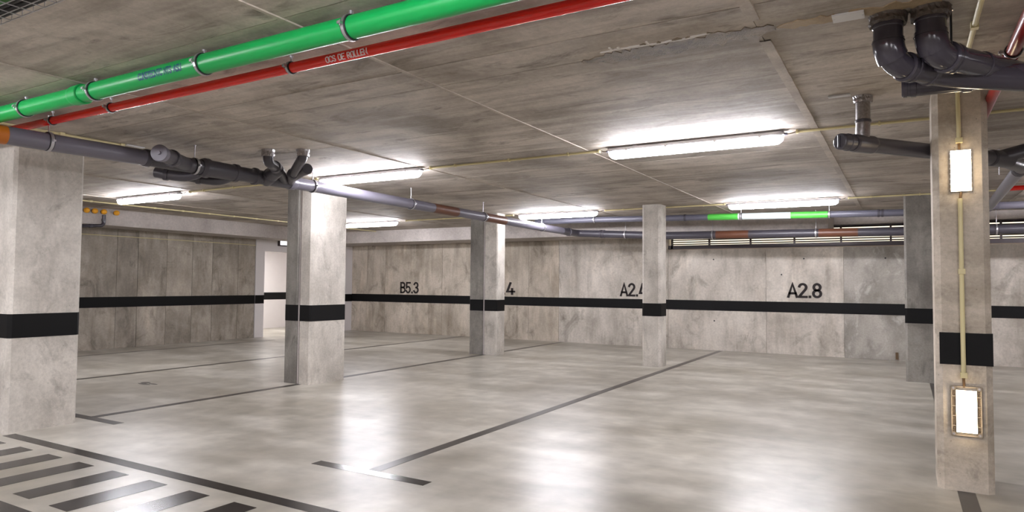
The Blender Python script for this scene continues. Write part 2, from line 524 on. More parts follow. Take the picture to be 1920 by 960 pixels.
# ------------------------------------------------------------------ back wall with formwork panels, louvre window
WZ0, WZ1, WX0, WX1 = 2.36, 2.83, -4.94, 2.52
mb = MB()
mb.box(X0 - .25, WX0, BACK + .02, BACK + .32, 0, CEIL + .02)
mb.box(WX0, WX1, BACK + .02, BACK + .32, 0, WZ0)
mb.box(WX0, WX1, BACK + .02, BACK + .32, WZ1, CEIL + .02)
mb.box(WX1, X1 + .3, BACK + .02, BACK + .32, 0, CEIL + .02)
wb = tag(mb.build('wall_back', 'wall'), 'cast concrete back wall with black band and bay numbers', kind='structure')
BX = [X0, -14.56, -13.82, -11.66, -8.78, -7.87, -4.94, -2.69, -1.12, 1.30, WX1, 5.0, X1]
for i, (a, b_) in enumerate(zip(BX[:-1], BX[1:])):
    top = WZ0 - .004 if (a >= WX0 - .01 and b_ <= WX1 + .01) else CEIL
    dy = rng.uniform(0, .004)
    mat = 'wall_grey' if a in (-1.12,) else ('wall_mid' if a < -7.9 else 'wall')
    MB().box(a + .004, b_ - .004, BACK + dy, BACK + .0205, 0, top).build('formwork_panel', mat, wb)
for a, b_ in ((WX0, -2.0), (-2.0, WX1)):
    MB().box(a + .003, b_ - .003, BACK, BACK + .0205, WZ1 + .004, CEIL).build('lintel_panel', 'beam', wb)
MB().box(X0, X1, BACK - .003, BACK + .003, .922, 1.155).build('painted_band', 'black_band', wb)
for hx, hz in ((-3.853, 2.112), (-1.902, 2.107), (-.339, 2.10), (-3.841, .684), (-2.365, 1.757)):
    MB().prof((hx, BACK - .0035, hz), (0, 1, 0), [(0, .017), (.006, .017)], 10).build('tie_hole', 'black', wb)
MB().box(-.18, -.13, BACK - .02, BACK + .002, .02, .16).build('rust_streak', 'cable', wb)
for txt, xa, xb, z0, z1, th in (('B5.3', -13.19, -12.54, 1.19, 1.545, .175), ('B5.4', -10.13, -9.23, 1.20, 1.555, .165), ('A2.4', -6.14, -5.50, 1.21, 1.555, .18), ('A2.8', -2.225, -1.57, 1.24, 1.58, .18)):
    _, w = lettering(txt, th, lambda u, v: (u, v, 0))
    sx = (xb - xa) / w; hz = z1 - z0
    q, _ = lettering(txt, th, lambda u, v: (xa + u * sx, BACK - .0025, z0 + th * hz / 2 + v * (hz * (1 - th))))
    o = q.build('bay_number', 'letter', wb)
    o['label'] = 'black painted bay number ' + txt

wi = bpy.data.objects.new('window_1', None); COL.objects.link(wi); wi.location = (WX0, BACK + .1, WZ0)
tag(wi, 'long low louvred window slot with glowing gaps high in back wall', kind='structure')
fr = MB()
fr.box(WX0, WX1, BACK + .02, BACK + .20, WZ0, WZ0 + .015)
fr.box(WX0, WX1, BACK + .06, BACK + .12, WZ0 + .015, WZ0 + .100)
fr.box(WX0, WX1, BACK + .06, BACK + .12, WZ1 - .03, WZ1)
fr.box(WX0 + .06, WX0 + .10, BACK + .06, BACK + .12, WZ0, WZ1)
fr.build('window_frame', 'bronze', wi)
MB().box(WX0, WX1, BACK - .004, BACK + .06, WZ0 - .012, WZ0 + .004).build('window_sill', 'sill', wi)
mull = [-4.90 + .933 * k for k in range(9)]
for x in mull[1:]:
    MB().box(x - .018, x + .018, BACK + .055, BACK + .125, WZ0 + .08, WZ1 - .02).build('mullion', 'bronze', wi)
for x, xn in zip(mull[:-1], mull[1:]):
    for k in range(7):
        z = WZ0 + .112 + k * .050
        s_ = MB()
        s_.quad([(x + .018, BACK + .07, z), (xn - .018, BACK + .07, z), (xn - .018, BACK + .10, z + .024), (x + .018, BACK + .10, z + .024)])
        s_.quad([(x + .018, BACK + .07, z + .006), (x + .018, BACK + .10, z + .030), (xn - .018, BACK + .10, z + .030), (xn - .018, BACK + .07, z + .006)])
        s_.quad([(x + .018, BACK + .07, z), (x + .018, BACK + .07, z + .006), (xn - .018, BACK + .07, z + .006), (xn - .018, BACK + .07, z)])
        s_.quad([(x + .018, BACK + .10, z + .024), (xn - .018, BACK + .10, z + .024), (xn - .018, BACK + .10, z + .030), (x + .018, BACK + .10, z + .030)])
        s_.build('slat', 'slat', wi)

# ------------------------------------------------------------------ left wall, doorway, white corridor
DY0, DY1, DZ = 12.57, 13.62, 2.35
mb = MB()
mb.box(LEFT - .25, LEFT - .02, Y0, 12.28, 0, CEIL + .02)
wl = tag(mb.build('wall_left', 'wall_brown'), 'brownish board-marked concrete side wall with black band', kind='structure')
LY = [-6.5, -3.5, -1.0, 1.5, 3.9, 6.2, 7.6, 8.56, 9.04, 9.74, 10.41, 10.97, 11.73, 12.27]
for a, b_ in zip(LY[:-1], LY[1:]):
    dx = rng.uniform(0, .005)
    MB().box(LEFT - .0205, LEFT - dx, a + .005, b_ - .005, 0, 2.68).build('formwork_panel', 'wall_brown', wl)
MB().box(LEFT - .003, LEFT + .003, Y0, 12.28, .915, 1.145).build('painted_band', 'black_band', wl)
mb = MB()
mb.box(LEFT - .25, LEFT + .012, 12.28, DY0, 0, 2.68)
mb.box(LEFT - .25, LEFT + .012, DY1, BACK + .02, 0, 2.68)
mb.box(LEFT - .25, LEFT + .012, DY0, DY1, DZ, 2.68)
wd = tag(mb.build('wall_doorway', 'white_wall'), 'white plastered wall around the open doorway to the corridor', kind='structure')
MB().box(LEFT + .009, LEFT + .016, 12.28, DY0, .915, 1.145).build('painted_band', 'black_band', wd)
MB().box(LEFT + .009, LEFT + .016, DY1, BACK, .915, 1.145).build('painted_band', 'black_band', wd)
mb = MB()
mb.box(-18.2, -18.0, 11.5, BACK + .6, 0, CEIL)
mb.box(-18.0, LEFT - .25, 11.5, 11.7, 0, CEIL)
mb.box(-18.0, LEFT - .25, BACK + .4, BACK + .6, 0, CEIL)
mb.box(-18.0, LEFT - .25, 11.7, BACK + .4, 2.7, 2.75)
wc = tag(mb.build('wall_corridor', 'white_wall'), 'white painted corridor wall seen through the doorway', kind='structure')
MB().box(-18.0, -17.996, 11.7, BACK + .4, .93, 1.165).build('painted_band', 'black_band', wc)
# closing walls beyond the frame
tag(MB().box(X1, X1 + .3, Y0, BACK + .3, 0, CEIL + .02).build('wall_right', 'wall'), 'concrete side wall beyond the lamp column', kind='structure')
tag(MB().box(X0 - .25, X1 + .3, Y0 - .3, Y0, 0, CEIL + .02).build('wall_front', 'wall'), 'concrete wall behind the walkway stripes', kind='structure')


# ------------------------------------------------------------------ columns
def chamfered(x0, x1, y0, y1, c):
    return [(x0 + c, y0), (x1 - c, y0), (x1, y0 + c), (x1, y1 - c), (x1 - c, y1), (x0 + c, y1), (x0, y1 - c), (x0, y0 + c)]


def column(x0, x1, y0, y1, label, mat='column', cham=.022, joint=None, band='all', bz=(.928, 1.165), mat2='column_dark', group=None):
    t = thing('concrete_column', ((x0 + x1) / 2, (y0 + y1) / 2, 0), label, 'column', group)
    if joint is None:
        parts = [(x0, x1, mat)]
    else:
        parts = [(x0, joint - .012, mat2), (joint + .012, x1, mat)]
        MB().box(joint - .012, joint + .012, y0 + .012, y1 - .012, 0, CEIL).build('joint_filler', 'chamfer', t)
    for a, b_, mt_ in parts:
        c = cham
        MB().prism(chamfered(a, b_, y0, y1, c), 0, CEIL).build('shaft', mt_, t)
        e = .0025
        if band == 'all':
            MB().prism(chamfered(a - e, b_ + e, y0 - e, y1 + e, c), *bz).build('painted_band', 'black_band', t)
        else:
            MB().box(a + c * .6, b_ + e, y0 - e, y1 + e, *bz).build('painted_band', 'black_band', t)
    return t


column(-8.25, -7.58, 3.24, 3.90, 'thick grey concrete column at the start of the walkway edge line', 'column', .03)
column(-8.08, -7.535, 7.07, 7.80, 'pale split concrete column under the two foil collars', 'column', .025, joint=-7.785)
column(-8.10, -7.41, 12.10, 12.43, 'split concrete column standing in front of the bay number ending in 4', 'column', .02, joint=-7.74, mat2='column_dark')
column(-4.235, -3.88, 12.08, 12.46, 'slim concrete column half covering bay number A2.4', 'column', .04)
column(0.0, 0.42, 12.50, 12.95, 'dark grey concrete column behind the column with the wall lamps', 'column_dark', .03)
column(0.195, 0.548, 6.02, 6.50, 'board-marked concrete column carrying two lit wall lamps', 'column_board', .042, band='front')


# ------------------------------------------------------------------ pipe clamps
def clamp(c, axis, r, label, group, w=.03, ear=True):
    c = Vector(c); ax = Vector(axis).normalized()
    side = ax.cross(Vector((0, 0, 1))).normalized()
    t = thing('pipe_clamp', c, label, 'clamp', group)
    ri, ro = r + .003, r + .010
    ring = MB(); n = 28
    for k in range(n):
        a0, a1 = 2 * math.pi * k / n, 2 * math.pi * (k + 1) / n
        pts = []
        for a in (a0, a1):
            d = side * math.cos(a) + Vector((0, 0, 1)) * math.sin(a)
            pts.append([c + d * ri - ax * w / 2, c + d * ro - ax * w / 2, c + d * ro + ax * w / 2, c + d * ri + ax * w / 2])
        for j in range(4):
            j2 = (j + 1) % 4
            ring.quad([pts[0][j], pts[0][j2], pts[1][j2], pts[1][j]], j == 1)
    rg = ring.build('ring', 'steel', t)
    for sgn in (-1, 1):
        lin_ = MB()      # thin rubber lining shows at both edges of the ring
        for k in range(n):
            a0, a1 = 2 * math.pi * k / n, 2 * math.pi * (k + 1) / n
            q4 = []
            for a in (a0, a1):
                d = side * math.cos(a) + Vector((0, 0, 1)) * math.sin(a)
                q4.append([c + d * (r + .0015) + ax * sgn * w / 2, c + d * (r + .007) + ax * sgn * w / 2, c + d * (r + .005) + ax * sgn * (w / 2 + .008), c + d * (r + .0015) + ax * sgn * (w / 2 + .008)])
            for j in range(3):
                lin_.quad([q4[0][j], q4[0][j + 1], q4[1][j + 1], q4[1][j]])
        lin_.build('rubber_edge', 'rubber', t)
    if ear:
        for sgn in (-1, 1):
            e = c + side * sgn * (ro + .012)
            q = MB().box(e.x - .012, e.x + .012, e.y - .012, e.y + .012, e.z - .008, e.z + .008)
            q.rod(e - Vector((0, 0, .018)), e + Vector((0, 0, .016)), .004, 6)
            q.build('clamp_bolt', 'steel', t)
    top = c + Vector((0, 0, ro))
    if CEIL - top.z > .004:
        MB().rod(top - Vector((0, 0, .004)), (c.x, c.y, CEIL), .006).build('rod', 'steel', t)
        MB().prof((c.x, c.y, CEIL), (0, 0, -1), [(0, .013), (.012, .013)], 8).build('anchor', 'steel', t)
    return t


# ------------------------------------------------------------------ green and red ceiling pipes
GY, GZ, GR = 2.712, 2.906, .064
t = thing('green_pipe', (-4, GY, GZ), 'bright green plastic pipe running along the ceiling', 'pipe')
MB().tube([(-8.2, GY, GZ), (3.0, GY, GZ)], GR, 28).build('pipe_body', 'green', t)
MB().prof((-5.46, GY, GZ), (1, 0, 0), [(0, GR + .004), (.03, GR + .010), (.11, GR + .012), (.135, GR + .012), (.14, GR + .005)], 28).build('socket', 'green', t)


def pipe_text(txt, x0, x1, yc, zc, r, ang0, h, th, mat, parent):
    """lettering wrapped on a pipe along X; ang0 = angle (from straight down, towards the camera side) of the baseline"""
    _, w = lettering(txt, th, lambda u, v: (u, v, 0))
    sx = (x1 - x0) / w
    start = 0.0
    for word in txt.split(' '):
        def mp(u, v, start=start):
            a = ang0 + v * h / r
            return (x0 + (start + u) * sx, yc - math.sin(a) * (r + .0012), zc - math.cos(a) * (r + .0012))
        q, ww = lettering(word, th, mp)
        q.build('printed_word', mat, parent)
        start += ww + .15 + GL[' '][0] + .15


pipe_text('CUNSTECNTC NTS ASU', -4.52, -4.05, GY, GZ, GR, math.radians(62), .042, .2, 'blue_ink', t)
for x, w_ in ((-6.20, 'nearest the thick column'), (-5.17, 'right beside its socket joint'), (-3.90, 'next to the blue print'), (-2.62, 'above the white print on the red pipe')):
    clamp((x, GY, GZ), (1, 0, 0), GR, 'galvanised ring clamp on the green pipe ' + w_, 'clamps on the green pipe', .020)
RY, RZ, RR = 3.065, 2.918, .034
t = thing('red_pipe', (-4, RY, RZ), 'glossy red pipe running along the ceiling beside the green pipe', 'pipe')
MB().tube([(-8.2, RY, RZ), (3.0, RY, RZ)], RR, 22).build('pipe_body', 'red', t)
pipe_text('OCS DE ROLLEN', -3.14, -2.80, RY, RZ, RR, math.radians(38), .034, .2, 'white_ink', t)
for x, w_ in ((-6.52, 'where it passes over the grey drain pipe'), (-5.60, 'below the socket of the green pipe'), (-3.49, 'next to the white print')):
    clamp((x, RY, RZ), (1, 0, 0), RR, 'small steel clamp on the red pipe ' + w_, 'clamps on the red pipe', .018)

# ------------------------------------------------------------------ cable tray, upper left
t = thing('cable_tray', (-3.8, 1.45, 2.80), 'wire mesh cable tray under the ceiling beside the green pipe', 'cable tray')
for y, z in ((1.605, 2.80), (1.55, 2.80), (1.49, 2.80), (1.43, 2.80), (1.37, 2.80), (1.605, 2.85), (1.605, 2.90), (1.33, 2.85), (1.33, 2.90)):
    MB().rod((-7.0, y, z), (-1.5, y, z), .0028, 6).build('long_wire', 'steel', t)
x = -6.95
while x < -1.5:
    MB().tube([(x, 1.605, 2.905), (x, 1.605, 2.80), (x, 1.33, 2.80), (x, 1.33, 2.905)], .0028, 6).build('cross_wire', 'steel', t)
    x += .107
for x in (-6.4, -4.9, -2.2):
    MB().rod((x, 1.33, 2.80), (x, 1.33, CEIL), .006).build('hanger_rod', 'steel', t)
    MB().rod((x, 1.605, 2.80), (x, 1.605, CEIL), .004).build('hanger_rod', 'steel', t)
for y, z, r, mt_, nm in tuple((q_[0], q_[1] + .0045) + q_[2:] for q_ in ((1.575, 2.812, .010, 'black', 'black cable on the outer side of the mesh tray'), (1.55, 2.814, .012, 'black', None), (1.52, 2.812, .010, 'black', None), (1.49, 2.812, .009, 'green_wire', 'green cable lying in the mesh tray'), (1.46, 2.812, .009, 'orange_wire', 'orange cable lying in the mesh tray'), (1.575, 2.832, .009, 'black', None), (1.535, 2.834, .010, 'black', None))):
    o = MB().tube([(-7.0 + .5 * k, y + .001 * math.sin(k * 1.7 + y * 90), z) for k in range(12)], r, 8).build('tray_cable', mt_, None, base=(-4.2, y, z))
    tag(o, nm or 'black cable bundled along the mesh tray', 'cable', 'cables in the mesh tray')

# ------------------------------------------------------------------ main grey drain pipe, left
PM = [(-6.72, 2.0, 2.752), (-6.72, 2.75, 2.754), (-6.72, 3.2, 2.764), (-6.72, 6.2, 2.768), (-6.705, 8.35, 2.748), (-6.68, 10.4, 2.732), (-6.655, 12.4, 2.71), (-6.62, 14.28, 2.70)]


def pm(y):
    for a, b_ in zip(PM[:-1], PM[1:]):
        if a[1] <= y <= b_[1]:
            return Vector(a).lerp(Vector(b_), (y - a[1]) / (b_[1] - a[1]))
    return Vector(PM[-1])


AX = (0, 1, 0)
t = thing('drain_pipe', pm(6), 'long grey drain pipe with branch fittings running past the columns', 'pipe')
R1 = .080
MB().tube([pm(2.0), pm(2.79)], R1 + .002, 28).build('brown_sleeve', 'orange_brown', t)['label'] = 'orange-brown pipe end'
MB().tube([pm(2.78), pm(4.05)], R1, 28).build('pipe_length', 'pipe_grey', t)
MB().tube([pm(5.9)] + [pm(y) for y in (6.2, 8.35, 10.4, 12.4)] + [pm(14.0)], R1 - .002, 28).build('pipe_length', 'pipe_grey', t)
MB().prof(pm(4.02), AX, [(0, R1 + .006), (.02, R1 + .012), (.05, R1 + .012), (.06, R1 + .002)], 28).build('socket_ring', 'pipe_dark', t)
MB().tube([pm(4.05), pm(4.72)], R1 + .001, 28).build('fitting_body', 'pipe_dark', t)
MB().prof(pm(4.66), AX, [(0, R1 + .010), (.04, R1 + .028), (.09, R1 + .030), (.10, R1 + .016)], 28).build('socket_ring', 'pipe_dark', t)
MB().prof(pm(4.74), AX, [(0, R1 + .017), (.36, R1 + .012)], 28).build('coupling', 'pipe_dark', t)
MB().prof(pm(5.08), AX, [(0, R1 + .014), (.01, R1 + .024), (.05, R1 + .024), (.055, R1 + .01)], 28).build('socket_ring', 'pipe_dark', t)
MB().tube([pm(5.1), pm(5.55)], R1 + .005, 28).build('pipe_length', 'pipe_dark', t)
MB().prof(pm(5.36), AX, [(0, R1 + .006), (.01, R1 + .022), (.04, R1 + .022), (.05, R1 + .006)], 28).build('socket_ring', 'pipe_dark', t)
MB().tube([pm(5.5), pm(5.95)], R1 + .006, 28).build('fitting_body', 'pipe_dark', t)
MB().prof(pm(5.90), AX, [(0, R1 + .012), (.05, R1 + .012), (.09, R1 + .008), (.10, R1)], 28).build('socket_ring', 'pipe_grey', t)
# capped clean-out branch
a, c = Vector((-6.72, 4.50, 2.768)), Vector((-6.37, 3.965, 2.772))
d = (c - a).normalized()
MB().tube([a, c - d * .06], .074, 26).build('branch', 'pipe_dark', t)
MB().prof(c - d * .34, d, [(0, .078), (.04, .090), (.07, .090), (.075, .078)], 26).build('socket_ring', 'pipe_dark', t)
cp = MB().prof(c - d * .07, d, [(0, .080), (.05, .086), (.062, .086), (.072, .080)], 28).build('cleanout_cap', 'pipe_grey', t)
MB().prof(c, d, [(0, .022), (.018, .018)], 14).build('cap_knob', 'pipe_grey', cp)
# elbows on the far side
for y, zz in ((4.62, 2.70), (5.02, 2.71)):
    p = fillet([(-6.74, y + .12, zz + .05), (-6.84, y - .02, zz - .045), (-6.98, y - .13, zz - .03), (-7.12, y - .22, zz + .0)], .10)
    MB().tube(p, .058, 20).build('elbow', 'pipe_dark', t)
    MB().prof((-7.00, y - .145, zz - .025), Vector((-.18, -.14, .03)), [(0, .066), (.04, .070), (.05, .066)], 20).build('socket_ring', 'pipe_dark', t)
# two stubs from the ceiling, with crinkled foil collars
p = fillet([(-6.22, 5.16, CEIL), (-6.22, 5.16, 2.855), (-6.46, 5.54, 2.845), (-6.70, 5.82, 2.76)], .11)
MB().tube(p, .055, 22).build('branch', 'pipe_dark', t)
d = Vector((-.24, .34, -.035)).normalized()
MB().prof((-6.345, 5.36, 2.853), d, [(0, .058), (.01, .070), (.06, .072), (.07, .06)], 22).build('socket_ring', 'pipe_dark', t)
MB().prof((-6.38, 5.46, 2.850), Vector((-.36, .10, -.10)), [(0, .050), (.03, .074), (.06, .084), (.22, .086), (.225, .092), (.26, .092), (.38, .086)], 24).build('fitting_body', 'pipe_dark', t)
p = fillet([(-5.87, 5.35, CEIL), (-5.87, 5.35, 2.915), (-6.35, 5.64, 2.80), (-6.68, 5.90, 2.77)], .09)
MB().tube(p, .055, 22).build('branch', 'pipe_dark', t)
MB().prof((-6.32, 5.62, 2.807), Vector((-.4, .26, -.08)), [(0, .060), (.02, .070), (.06, .070), (.07, .058)], 22).build('socket_ring', 'pipe_dark', t)
MB().tube([(-6.50, 5.76, 2.79), (-6.07, 5.60, 2.835)], .058, 22).build('branch', 'pipe_dark', t)
MB().prof((-6.14, 5.626, 2.828), Vector((.43, -.16, .045)), [(0, .060), (.01, .065), (.09, .065), (.10, .060)], 22).build('end_cap', 'pipe_dark', t)


def collar(x, y, r, h, mat, label, group):
    """crinkled sleeve where a stub leaves the ceiling"""
    mb_ = MB(); n = 40
    rows = []
    for z, rr in ((CEIL, r * 1.05), (CEIL - h * .35, r), (CEIL - h * .7, r * 1.02), (CEIL - h, r * .97)):
        rows.append([Vector((x + rr * (1 + rng.uniform(-.05, .05)) * math.cos(2 * math.pi * k / n), y + rr * (1 + rng.uniform(-.05, .05)) * math.sin(2 * math.pi * k / n), z + (rng.uniform(-.006, .006) if z < CEIL else 0))) for k in range(n)])
    for a_, b_ in zip(rows[:-1], rows[1:]):
        for k in range(n):
            k2 = (k + 1) % n
            mb_.quad([a_[k], b_[k], b_[k2], a_[k2]])
    mb_.quad(list(reversed(rows[-1])))
    o_ = mb_.build('fire_collar', mat, None, base=(x, y, CEIL - h))
    return tag(o_, label, 'collar', group)


collar(-6.22, 5.16, .072, .075, 'foil', 'crinkled foil collar around the stub farther from the round end cap', 'foil ceiling collars')
collar(-5.87, 5.35, .072, .075, 'foil', 'crinkled foil collar around the stub nearest the round end cap', 'foil ceiling collars')
for y, w_ in ((3.13, 'near its orange-brown end'), (4.59, 'beside the round clean-out cap'), (6.30, 'just past the two foil collars'), (8.33, 'just before its first brown sleeve'), (10.40, 'between its two brown sleeves'), (12.66, 'before it bends along the back wall')):
    clamp(pm(y), AX, R1 + (.004 if y == 4.59 else 0), 'steel ring clamp on the long grey drain pipe ' + w_, 'clamps on the long drain pipe', .026)
for y0, y1 in ((8.89, 9.56), (10.47, 11.15)):
    MB().tube([pm(y0), pm(y1)], R1 - .0005, 28).build('marker_sleeve', 'brown', t)['label'] = 'brown marker sleeve'
# end elbow towards the back wall
MB().tube(fillet([pm(13.6), (-6.62, 14.40, 2.70), (-5.9, 14.40, 2.665)], .16), R1, 26).build('elbow', 'pipe_dark', t)
MB().prof(pm(13.9), AX, [(0, R1), (.01, R1 + .014), (.08, R1 + .014), (.09, R1)], 26).build('socket_ring', 'pipe_dark', t)

# lower pipe along the back wall
PL = [(-6.2, 14.40, 2.678), (-4.48, 14.40, 2.583), (-.04, 14.40, 2.532), (4.5, 14.40, 2.505)]


def pxr(P, x):
    for a_, b_ in zip(P[:-1], P[1:]):
        if a_[0] <= x <= b_[0]:
            return Vector(a_).lerp(Vector(b_), (x - a_[0]) / (b_[0] - a_[0]))
    return Vector(P[-1])


t = thing('wall_drain_pipe', pxr(PL, -1), 'slate grey pipe with brown sleeves along the louvred window', 'pipe')
MB().tube(PL, .083, 26).build('pipe_body', 'pipe_dark', t)
for x in (-6.05, -5.98):
    MB().prof(pxr(PL, x), (1, 0, -.03), [(0, .090), (.05, .095)], 26).build('socket_ring', 'pipe_dark', t)
for a_, b_ in ((-3.415, -2.757), (-1.44, -.754)):
    MB().tube([pxr(PL, a_), pxr(PL, b_)], .0845, 26).build('marker_sleeve', 'brown', t)['label'] = 'brown marker sleeve'
for x, w_ in ((-5.43, 'between its bend and the slim column'), (-3.49, 'at the brown sleeve beside the slim column'), (-1.49, 'at the brown sleeve below the upper louvres'), (1.40, 'beyond the lamp column')):
    clamp(pxr(PL, x), (1, 0, -.02), .084, 'pale steel clamp on the window pipe ' + w_, 'clamps on the lower wall pipe', .03)

# upper pipe along the back wall
PU = [(-7.3, 13.60, 2.925), (-5.9, 13.60, 2.922), (-4.2, 13.60, 2.885), (0.0, 13.60, 2.805), (.4, 13.6, 2.80)]
t = thing('banded_pipe', pxr(PU, -2), 'grey pipe with green bands hanging behind the ceiling lights', 'pipe')
MB().tube(PU, .062, 24).build('pipe_body', 'pipe_far', t)
for a_, b_, mt_ in ((-3.38, -2.80, 'green_tape'), (-2.80, -1.84, 'pale_tape'), (-1.84, -1.20, 'green_tape')):
    MB().tube([pxr(PU, a_), pxr(PU, b_)], .0632, 24).build('colour_band', mt_, t)
for x in (-3.865, -.40, -.34):
    MB().prof(pxr(PU, x), (1, 0, -.02), [(0, .070), (.035, .070)], 24).build('socket_ring', 'pipe_dark', t)
for x, w_ in ((-5.84, 'away from the bands by the slim column'), (-2.745, 'between the first green and pale bands'), (-1.18, 'at the end of the last green band')):
    clamp(pxr(PU, x), (1, 0, -.02), .0632, 'bright steel clamp on the banded pipe ' + w_, 'clamps on the banded pipe', .03)

# ------------------------------------------------------------------ right: twin glossy drops and collector over the lamp column
t = thing('twin_drain_pipes', (.1, 4.5, 2.6), 'pair of glossy dark drain bends dropping from the ceiling above the lamp column', 'pipe')
MB().tube([(.02, 4.675, 2.71), (4.0, 4.70, 2.66)], .062, 26).build('collector', 'pipe_gloss', t)
MB().prof((.0, 4.675, 2.71), (1, 0, 0), [(0, .056), (.01, .064), (.03, .064), (.032, .060), (.045, .060), (.047, .066), (.075, .066), (.08, .060)], 26).build('end_cap', 'pipe_gloss', t)
MB().prof((.30, 4.675, 2.706), (1, 0, 0), [(0, .064), (.01, .070), (.05, .070), (.055, .064), (.08, .064)], 26).build('socket_ring', 'pipe_gloss', t)
for x0, pts, rr in ((-.06, [(-.06, 4.21, CEIL), (-.06, 4.21, 2.735), (.20, 4.53, 2.715), (.62, 4.70, 2.675)], .068), (.14, [(.14, 4.21, CEIL), (.14, 4.21, 2.755), (.43, 4.62, 2.75), (1.25, 5.72, 2.73)], .072)):
    nk = MB().prof((x0, 4.21, CEIL), (0, 0, -1), [(0, .078), (.07, .078), (.075, .074), (.145, .074), (.15, .082)], 30).build('drop_neck', 'pipe_gloss', t)
    MB().tube(fillet(pts, .13, 10), rr, 28).build('bend', 'pipe_gloss', t)
    q = fillet(pts, .13, 10)
    MB().tube(q[1:7], .079, 28).build('bend_sleeve', 'pipe_gloss', t)
    d = (Vector(pts[2]) - Vector(pts[1])).normalized()
    c = Vector(pts[1]) + d * .115
    MB().prof(c, d, [(0, rr + .004), (.008, rr + .013), (.03, rr + .013), (.034, rr + .006), (.045, rr + .006), (.05, rr + .012), (.07, rr + .012), (.075, rr)], 28).build('socket_ring', 'pipe_gloss', t)
    c = Vector(pts[1]) + d * (.30 if x0 < 0 else .42)
    MB().prof(c, d, [(0, rr), (.004, rr + .006), (.03, rr + .006), (.034, rr)], 28).build('socket_ring', 'pipe_gloss', t)
for x, nm in ((-.06, 'sooty ceiling collar of the glossy bend next to the metal tag'), (.14, 'sooty ceiling collar of the glossy bend next to the cream conduit')):
    collar(x, 4.21, .092, .055, 'foil_dark', nm, 'sooty ceiling collars')
t = thing('hanger_rod', (.235, 4.27, 2.80), 'thin dark threaded rod beside the glossy drain bends', 'rod')
MB().rod((.235, 4.27, 2.76), (.235, 4.27, CEIL), .006).build('rod', 'rubber', t)
MB().prof((.235, 4.27, CEIL), (0, 0, -1), [(0, .012), (.01, .012)], 8).build('nut', 'steel', t)

# diagonal pipe with one metal stub
t = thing('diagonal_drain_pipe', (.2, 6.5, 2.62), 'dark capped drain pipe with a metallic stub passing behind the lamp column', 'pipe')
dg = Vector((.60, .77, .005)).normalized()
A = Vector((-.42, 5.735, 2.622))
B = A + dg * 2.0
MB().tube([A + dg * .05, B], .061, 26).build('pipe_body', 'pipe_dark', t)
cp = MB().prof(A, dg, [(0, .056), (.004, .062), (.02, .064), (.07, .064), (.075, .068), (.10, .068), (.105, .061)], 26).build('end_cap', 'pipe_dark', t)
sd = dg.cross(Vector((0, 0, 1))).normalized()
MB().tube([A - dg * .006 - Vector((0, 0, .045)), A - dg * .006 + Vector((0, 0, .045))], .010, 10).build('cap_rib', 'pipe_dark', cp)
S = A + dg * .245
p = fillet([(-.265, 5.93, CEIL), (-.265, 5.93, 2.80), (S.x, S.y, 2.70), (S.x, S.y, 2.62)], .06)
MB().tube(p, .052, 24).build('stub', 'foil', t)['label'] = 'metallic foil-wrapped stub'
MB().prof((-.265, 5.93, 2.815), (0, 0, -1), [(0, .054), (.006, .058), (.02, .058), (.024, .054)], 24).build('stub_ring', 'pipe_dark', t)
MB().prof(S - dg * .11, dg, [(0, .066), (.02, .07), (.20, .07), (.22, .066)], 26).build('fitting_body', 'pipe_dark', t)
MB().prof(B - dg * .25, dg, [(0, .064), (.02, .072), (.25, .072)], 26).build('fitting_body', 'pipe_dark', t)
MB().tube(fillet([B - dg * .15, B + Vector((.12, .08, .08)), (1.75, 7.45, 2.92), (2.4, 7.45, 2.93)], .1), .064, 24).build('branch', 'pipe_dark', t)
PG = [B - dg * .04, Vector((.96, 7.75, 2.633)), Vector((1.2, 13.45, 2.80))]
MB().tube(PG[1:], .060, 24).build('pipe_length', 'pipe_grey', t)
MB().tube([B - dg * .12, PG[1], PG[1] + (PG[2] - PG[1]).normalized() * .2], .063, 24).build('elbow', 'pipe_dark', t)
d = (PG[2] - PG[1]).normalized()
for s in (.12, .20, .28):
    MB().prof(PG[1] + d * s, d, [(0, .068), (.04, .068)], 24).build('socket_ring', 'pipe_dark', t)
MB().prof(PG[2] - d * .4, d, [(0, .066), (.04, .066)], 24).build('socket_ring', 'pipe_dark', t)
collar(-.265, 5.93, .068, .05, 'foil', 'crinkled foil collar around the metallic stub of the capped pipe', 'foil ceiling collars')
t = thing('outlet_pipe', (2.2, 13.6, 2.856), 'light grey pipe leaving the wall behind the lamp column', 'pipe')
MB().tube([(1.05, 13.6, 2.857), (4.6, 13.6, 2.85)], .062, 24).build('pipe_body', 'pipe_grey', t)
for x in (1.32, 1.36, 1.72, 1.75):
    MB().prof((x, 13.6, 2.857), (1, 0, 0), [(0, .068), (.02, .068)], 24).build('socket_ring', 'pipe_grey', t)
for x, y, w_ in ((1.14, 7.95, 'next to the dark elbow of the diagonal drain'), (.90, 8.9, 'between the lamp column and the grey drain length')):
    t = thing('hanger_rod', (x, y, 2.75), 'thin steel rod hanging from the ceiling ' + w_, 'rod', 'rods by the diagonal drain')
    MB().rod((x, y, 2.72), (x, y, CEIL), .005).build('rod', 'steel', t)
    MB().prof((x, y, CEIL), (0, 0, -1), [(0, .012), (.01, .012)], 8).build('nut', 'steel', t)

